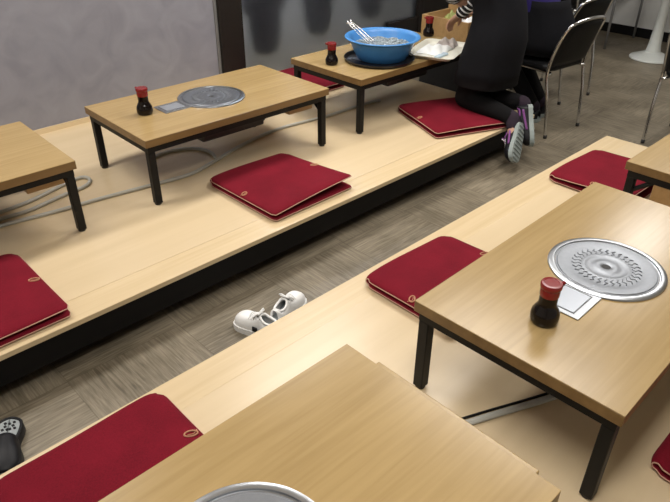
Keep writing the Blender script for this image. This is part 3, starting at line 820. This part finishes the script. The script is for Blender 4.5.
def hand(bm, wrist, d, palm_n, curl=.5, s=1.):
    """five-fingered hand; d direction of the hand, palm_n direction the palm faces"""
    w = Vector(wrist); d = Vector(d).normalized(); n = Vector(palm_n); n = (n - d * n.dot(d)).normalized(); sd = d.cross(n).normalized()
    ell_limb(bm, [w, w + d * .035 * s, w + d * .075 * s], [.016 * s, .017 * s, .013 * s], 12, [1.5, 2.1, 2.5], sd)
    for k, (off, ln) in enumerate(((-.030, .062), (-.010, .074), (.010, .070), (.029, .055))):
        p = w + d * .078 * s + sd * off * s; pts = [p - d * .02 * s]; a = 0.; dd = d.copy(); q = p
        pts.append(q)
        for seg in range(3):
            a += curl * (.7 if seg == 0 else .9); dd = d * math.cos(a) + n * math.sin(a); dd.normalize()
            q = q + dd * ln * s * (.42, .33, .25)[seg]; pts.append(q)
        ell_limb(bm, pts, [.0085 * s, .0085 * s, .008 * s, .0075 * s, .0065 * s], 8)
    t0 = w + d * .02 * s - sd * .026 * s; t1 = w + d * .052 * s - sd * .052 * s + n * .012 * s; t2 = w + d * .085 * s - sd * .050 * s + n * .026 * s
    ell_limb(bm, [t0, t1, t2], [.012 * s, .010 * s, .0075 * s], 8)

def person(name, J, label, top_mat, sleeve_mat, shoe_fn):
    root = empty(name, (J['pelvis'][0], J['pelvis'][1], J['base'])); tag(root, label, 'person')
    off = Vector(root.location)
    P = {k: (Vector(v) - off if isinstance(v, (tuple, list)) and k[:2] not in ('fa', 'ft', 'hd', 'pn') else (Vector(v) if isinstance(v, tuple) else v)) for k, v in J.items() if k != 'base'}
    f = Vector(J['face']); sd = Vector((1, 0, 0))
    def torso(bm, g, hem=None):
        if hem:
            ell_limb(bm, [P['waist'].lerp(P['pelvis'], .55), P['waist'], P['chest'], (P['shL'] + P['shR']) / 2 - Vector((0, 0, .03))], [.112, .106, .112 + g, .085 + g], 18, [1.40, 1.36, 1.40, 1.75], sd); return
        ell_limb(bm, [P['pelvis'] - Vector((0, 0, .03)), P['pelvis'] + Vector((0, 0, .06)), P['waist'], P['chest'], (P['shL'] + P['shR']) / 2 - Vector((0, 0, .03))],
                 [.100 + g, .106 + g, .094 + g, .110 + g, .085 + g], 18, [1.38, 1.38, 1.30, 1.40, 1.75], sd)
    def arm(bm, s, g, cut=1.):
        sh, el, wr = P['sh' + s], P['el' + s], P['wr' + s]; e = el.lerp(wr, cut)
        ell_limb(bm, [sh, sh.lerp(el, .5), el], [.050 + g, .044 + g, .037 + g], 12); ell_limb(bm, [el, el.lerp(e, .5), e], [.037 + g, .034 + g, .030 - .006 * cut + g], 12)
    def leg(bm, s, g, cut=1.):
        hp, kn, an = P['hip' + s], P['kn' + s], P['an' + s]
        ell_limb(bm, [hp, hp.lerp(kn, .5), kn], [.085 + g, .074 + g, .054 + g], 14); e = kn.lerp(an, cut)
        ell_limb(bm, [kn, kn.lerp(an, .35), e], [.054 + g, .055 + g, .036 + g], 14)
    b2 = bmesh.new()
    torso(b2, 0)
    for s in 'LR':
        arm(b2, s, 0); leg(b2, s, 0)
        ell_limb(b2, [P['an' + s], P['an' + s] + P['ft' + s] * .07, P['an' + s] + P['ft' + s] * .16], [.034, .034, .026], 10)
        hand(b2, P['wr' + s], P['hd' + s], P['pn' + s], J.get('curl', .45))
    ell_limb(b2, [(P['shL'] + P['shR']) / 2, P['neck'], P['head'] - Vector((0, 0, .06))], [.060, .052, .050], 14)
    head(b2, P['head'], f)
    remeshed('body', b2, 'skin', root, .0065, 3)
    hd = bmesh.new(); c = P['head']; hs = f.cross(Vector((0, 0, 1))).normalized()
    ell_limb(hd, [c - f * .035 + Vector((0, 0, .055)), c - f * .045 + Vector((0, 0, .01)), c - f * .05 - Vector((0, 0, .07))], [.092, .088, .062], 16, [.95, 1.02, .95], hs)
    ell_limb(hd, [c + f * .05 + Vector((0, 0, .085)), c - f * .02 + Vector((0, 0, .09))], [.035, .06], 12, [1.6, 1.4], hs)
    ell_limb(hd, [c - f * .13 + Vector((0, 0, .02)), c - f * .145 - Vector((0, 0, .02))], [.036, .038], 12)
    remeshed('hair', hd, 'hair', root, .009, 3)
    for s in (-1, 1):
        e = lathe(bmesh.new(), [(0, -.011), (.008, -.007), (.011, 0), (.008, .007), (0, .011)], 12, tuple(c + f * .072 + hs * .031 * s + Vector((0, 0, .008))))
        link_mesh('eye', e, 'eye', root, True)
    t = bmesh.new(); torso(t, .008, 1)
    for s in 'LR': arm(t, s, .014, .93)
    remeshed('striped_top' if sleeve_mat == 'stripe' else 'long_sleeved_top', t, sleeve_mat, root, .010, 4)
    t = bmesh.new()
    for s in 'LR': leg(t, s, .010, .97)
    ell_limb(t, [P['pelvis'] - Vector((0, 0, .05)), P['pelvis'] + Vector((0, 0, .04))], [.112, .112], 16, [1.38, 1.36], sd)
    remeshed('trousers', t, 'trouser', root, .010, 4)
    for s in 'LR':
        t = bmesh.new(); a = P['an' + s]; k = (P['kn' + s] - a).normalized()
        ell_limb(t, [a + k * .05, a, a + P['ft' + s].normalized() * .05], [.046, .043, .040], 14); remeshed('sock', t, 'sock', root, .008, 3)
    return root, P, off

# --- kneeling person at the end of the far platform
J = dict(base=.0, pelvis=(3.355, 2.075, .47), waist=(3.378, 2.10, .64), chest=(3.350, 2.178, .80), neck=(3.325, 2.26, 1.00), head=(3.325, 2.32, 1.13), face=(-.10, .93, -.36),
  shL=(3.16, 2.215, .935), elL=(3.165, 2.33, .735), wrL=(3.33, 2.40, .655), hdL=(.9, .25, -.2), pnL=(0, -.8, -.5),
  shR=(3.485, 2.215, .935), elR=(3.603, 2.420, 0.636), wrR=(3.627, 2.560, 0.502), hdR=(-0.005, 0.100, -0.099), pnR=(-.2, -.5, -.8),
  hipL=(3.285, 2.085, .42), knL=(3.285, 2.215, .10), anL=(3.262, 1.845, .066), ftL=(-.45, -.45, -.75),
  hipR=(3.425, 2.085, .42), knR=(3.44, 2.215, .085), anR=(3.40, 1.865, .120), ftR=(-.25, -.45, -.85))
p1, P, off = person('kneeling_person', J, 'person in black apron and striped top kneeling on the far platform, reaching for a bin', 'apron', 'stripe', None)
# bib apron: bodice, back straps and a skirt that wraps hips and thighs
def sk(cx, cy, z, a, b2, n=28): return [(cx + a * math.cos(2 * PI * k / n), cy + b2 * math.sin(2 * PI * k / n), z) for k in range(n)]
bm = bmesh.new()
def shell(bm, rows):
    R = []
    for (cx, cy, z, a, b2, ph) in rows:
        R.append([bm.verts.new((cx + (a + .006 * math.sin(5 * t + ph)) * (abs(math.cos(t)) ** .85) * (1 if math.cos(t) >= 0 else -1) - off.x, cy + (b2 + .006 * math.sin(4 * t + ph)) * (abs(math.sin(t)) ** .85) * (1 if math.sin(t) >= 0 else -1) - off.y, z - off.z)) for t in [2 * PI * k / 40 for k in range(40)]])
    for a, b2 in zip(R, R[1:]):
        for k in range(40): bm.faces.new((a[k], a[(k + 1) % 40], b2[(k + 1) % 40], b2[k]))
shell(bm, [(3.350, 2.125, .205, .190, .182, 0), (3.353, 2.115, .30, .188, .176, .3), (3.357, 2.10, .40, .182, .170, .6), (3.358, 2.086, .48, .180, .164, .9), (3.366, 2.090, .56, .166, .152, 1.2), (3.372, 2.103, .64, .156, .148, 1.5), (3.366, 2.14, .73, .166, .154, 1.5), (3.350, 2.176, .81, .184, .158, 1.4), (3.342, 2.20, .87, .186, .150, 1.2)])
ap = link_mesh('apron', bm, 'apron', p1, True)
md = ap.modifiers.new('t', 'SOLIDIFY'); md.thickness = .006
for s in (-1, 1):
    t = bmesh.new(); tube(t, catmull([Vector(q) - off for q in ((3.32 + s * .10, 2.07, .86), (3.32 + s * .115, 2.12, .955), (3.32 + s * .11, 2.21, 1.0), (3.32 + s * .10, 2.31, .93), (3.32 + s * .09, 2.335, .86))], 6), .016, 8, flat=.35); link_mesh('apron_strap', t, 'apron', p1, True)
def worn_shoe(parent, offv, heel, toe, up, purple=True):
    s = make_shoe('sneaker', .245, 'shoeblk', 'greysole', 'insole', patches='purple' if purple else 'shoeblk', lace_mat='white', tread=True)
    # fold the shoe's pieces under the wearer as one part with sub-parts
    X = (Vector(toe) - Vector(heel)).normalized(); Z = Vector(up); Z = (Z - X * Z.dot(X)).normalized(); Y = Z.cross(X)
    m = Matrix((X, Y, Z)).transposed().to_4x4(); m.translation = Vector(heel) - offv
    kids = {c.name.split('.')[0]: c for c in s.children}
    main = kids['upper']; main.name = 'shoe'
    for c in list(main.children): pass
    for k, c in list(kids.items()):
        if c is main: continue
        for g in list(c.children):
            g.parent = main
        c.parent = main
    main.parent = parent; main.matrix_local = m
    if purple:
        t = bmesh.new()
        for q in (-1, 1): tube(t, catmull([(.03, q * .034, .055), (.08, q * .040, .050), (.15, q * .043, .040)], 5), .007, 6)
        o = link_mesh('side_panel', t, 'purple', main, True)
    bpy.data.objects.remove(s)
worn_shoe(p1, off, (3.275, 1.778, .045), (3.085, 1.690, -.135), (-.35, .75, -.55))
worn_shoe(p1, off, (3.375, 1.800, .135), (3.305, 1.705, -.080), (-.65, .75, -.10))

# --- seated person behind
J = dict(base=FL, pelvis=(3.965, 2.07, .425), waist=(3.935, 2.13, .53), chest=(3.905, 2.19, .69), neck=(3.895, 2.28, .90), head=(3.89, 2.34, 1.03), face=(0, .95, -.3),
  shL=(3.735, 2.22, .83), elL=(3.68, 2.33, .60), wrL=(3.76, 2.52, .50), hdL=(.25, .9, -.2), pnL=(0, -.2, -1),
  shR=(4.065, 2.22, .83), elR=(4.12, 2.34, .60), wrR=(4.05, 2.53, .50), hdR=(-.25, .9, -.2), pnR=(0, -.2, -1),
  hipL=(3.875, 2.10, .372), knL=(3.885, 2.45, .335), anL=(3.985, 2.10, -.11), ftL=(.1, .9, -.25),
  hipR=(4.055, 2.10, .372), knR=(4.085, 2.45, .335), anR=(4.115, 2.12, -.11), ftR=(0, .95, -.25))
p2, P, off = person('seated_person', J, 'person in violet top and black apron sitting on a chrome chair behind the kneeling person', 'apron', 'violet', None)
bm = bmesh.new()
shell(bm, [(3.966, 2.085, .30, .205, .165, 0), (3.966, 2.085, .38, .204, .172, .6), (3.965, 2.10, .45, .196, .165, 1.), (3.962, 2.13, .53, .188, .158, 1.4), (3.955, 2.145, .575, .188, .156, 1.6), (3.945, 2.152, .625, .186, .154, 1.6)])
ap = link_mesh('apron', bm, 'apron', p2, True); md = ap.modifiers.new('t', 'SOLIDIFY'); md.thickness = .006
bm = bmesh.new()
ell_limb(bm, [Vector((3.965, 2.16, .405)) - off, Vector((3.965, 2.32, .405)) - off, Vector((3.965, 2.47, .385)) - off], [.075, .072, .062], 16, [2.4, 2.7, 3.0], Vector((1, 0, 0)))
remeshed('apron_skirt', bm, 'apron', p2, .012, 4)
worn_shoe(p2, off, (3.975, 2.045, FL + .003), (4.00, 2.285, FL + .003), (0, 0, 1), False)
worn_shoe(p2, off, (4.11, 2.065, FL + .003), (4.125, 2.305, FL + .003), (0, 0, 1), False)

# ------------------------------------------------------------------ dark coat-shaped forms added behind the frosted glass for its blurred silhouettes
def coat(x, z1, w, hgt, label):
    root = empty('coat_silhouette', (x, Y1 + .18, z1)); tag(root, label, 'coat', 'coat-shaped silhouettes added behind the frosted glass')
    bm = bmesh.new()
    ell_limb(bm, [(0, 0, -.06), (0, 0, -hgt * .4), (0, 0, -hgt * .75), (0, 0, -hgt + .05)], [.05, .065, .07, .06], 14, [2.2 * w / .3, 2.3 * w / .3, 2.2 * w / .3, 2.0 * w / .3], (1, 0, 0))
    remeshed('coat_body', bm, 'coat', root, .014, 4)
    for s in (-1, 1):
        bm = bmesh.new(); ell_limb(bm, [(s * w * .42, 0, -.09), (s * w * .55, .0, -hgt * .4), (s * w * .55, .01, -hgt * .72)], [.045, .04, .035], 10); link_mesh('sleeve', bm, 'coat', root, True)
coat(3.02, 1.30, .30, 1.20, 'added dark coat-shaped silhouette behind the frosted glass next to the broad post')
coat(3.56, 1.30, .30, 1.14, 'added dark coat-shaped silhouette behind the frosted glass above the blue basin')
coat(4.16, 1.30, .32, 1.10, 'added dark coat-shaped silhouette behind the frosted glass near the thin post')

for i, o in enumerate([o for o in bpy.data.objects if o.name.startswith('coat_silhouette')]):
    bm = bmesh.new(); tube(bm, catmull([(0, 0, -.02), (0, 0, .03), (0, .012, .052), (0, 0, .066), (0, -.012, .052)], 5), .004, 6); link_mesh('hook', bm, 'chrome', o, True)
root = empty('coat_rail', (3.6, Y1 + .18, 1.34)); tag(root, 'chrome coat rail behind the frosted glass', 'rail')
bm = bmesh.new(); tube(bm, [(-.88, 0, 0), (.88, 0, 0)], .012, 10); link_mesh('bar', bm, 'chrome', root, True)
for s in (-1, 1):
    bm = bmesh.new(); tube(bm, [(s * .84, 0, 0), (s * .84, 0, ZC - 1.34)], .010, 8); link_mesh('hanger', bm, 'chrome', root, True)

# ------------------------------------------------------------------ ceiling lamps
def lamp(x, y, lx, ly, power, label, col=(1., .962, .91), spread=180):
    root = empty('ceiling_lamp', (x, y, ZC)); tag(root, label, 'lamp', 'ceiling lamps')
    link_mesh('housing', B(-lx / 2 - .03, lx / 2 + .03, -ly / 2 - .03, ly / 2 + .03, -.05, -.001, bev=.004), 'whitepaint', root)
    link_mesh('diffuser', B(-lx / 2, lx / 2, -ly / 2, ly / 2, -.058, -.050), mat_emit('lamp_diffuser', col, 2.0), root)
    d = bpy.data.lights.new('tube_light', 'AREA'); d.shape = 'RECTANGLE'; d.size = lx; d.size_y = ly; d.energy = power; d.color = col
    o = bpy.data.objects.new('tube_light', d); COL.objects.link(o); o.parent = root; o.location = (0, 0, -.064)
lamp(2.5, 2.85, 1.2, .4, 24, 'ceiling lamp above the middle of the far platform')
lamp(.3, 2.85, 1.2, .4, 26, 'ceiling lamp above the left part of the far platform')
lamp(2.9, 1.45, .9, 1.3, 26, 'ceiling lamp above the aisle in front of the kneeling person')
lamp(.5, .35, 1.2, .4, 24, 'ceiling lamp above the nearest table')
lamp(5.2, 1.5, 1.2, .4, 20, 'ceiling lamp above the dining chairs')
lamp(3.7, 4.35, 2.0, .3, 26, 'added backlight behind the frosted glass, built as a corridor ceiling lamp', (.92, .96, 1.))  # unseen light added to brighten the frosted pane from behind

W = bpy.data.worlds.new('room_air'); S.world = W; W.use_nodes = True
W.node_tree.nodes['Background'].inputs[0].default_value = (1, .96, .9, 1); W.node_tree.nodes['Background'].inputs[1].default_value = .02

# ------------------------------------------------------------------ camera
f, pitch, roll, yaw, h = 628.1169, .5637, .0056, .8004, 1.3952
F = Vector((math.cos(yaw) * math.cos(pitch), math.sin(yaw) * math.cos(pitch), -math.sin(pitch)))
R = Vector((math.sin(yaw), -math.cos(yaw), 0)); U = R.cross(F)
R2 = R * math.cos(roll) + U * math.sin(roll); U2 = U * math.cos(roll) - R * math.sin(roll)
m = Matrix((R2, U2, -F)).transposed().to_4x4(); m.translation = Vector((0, 0, h))
cd = bpy.data.cameras.new('camera'); cd.sensor_width = 36.; cd.lens = f / 670 * 36.; cd.clip_start = .05
co = bpy.data.objects.new('camera', cd); COL.objects.link(co); co.matrix_world = m; S.camera = co

vs = S.view_settings; vs.view_transform = 'Standard'; vs.look = 'None'; vs.gamma = 1.; vs.exposure = .14; vs.use_curve_mapping = False
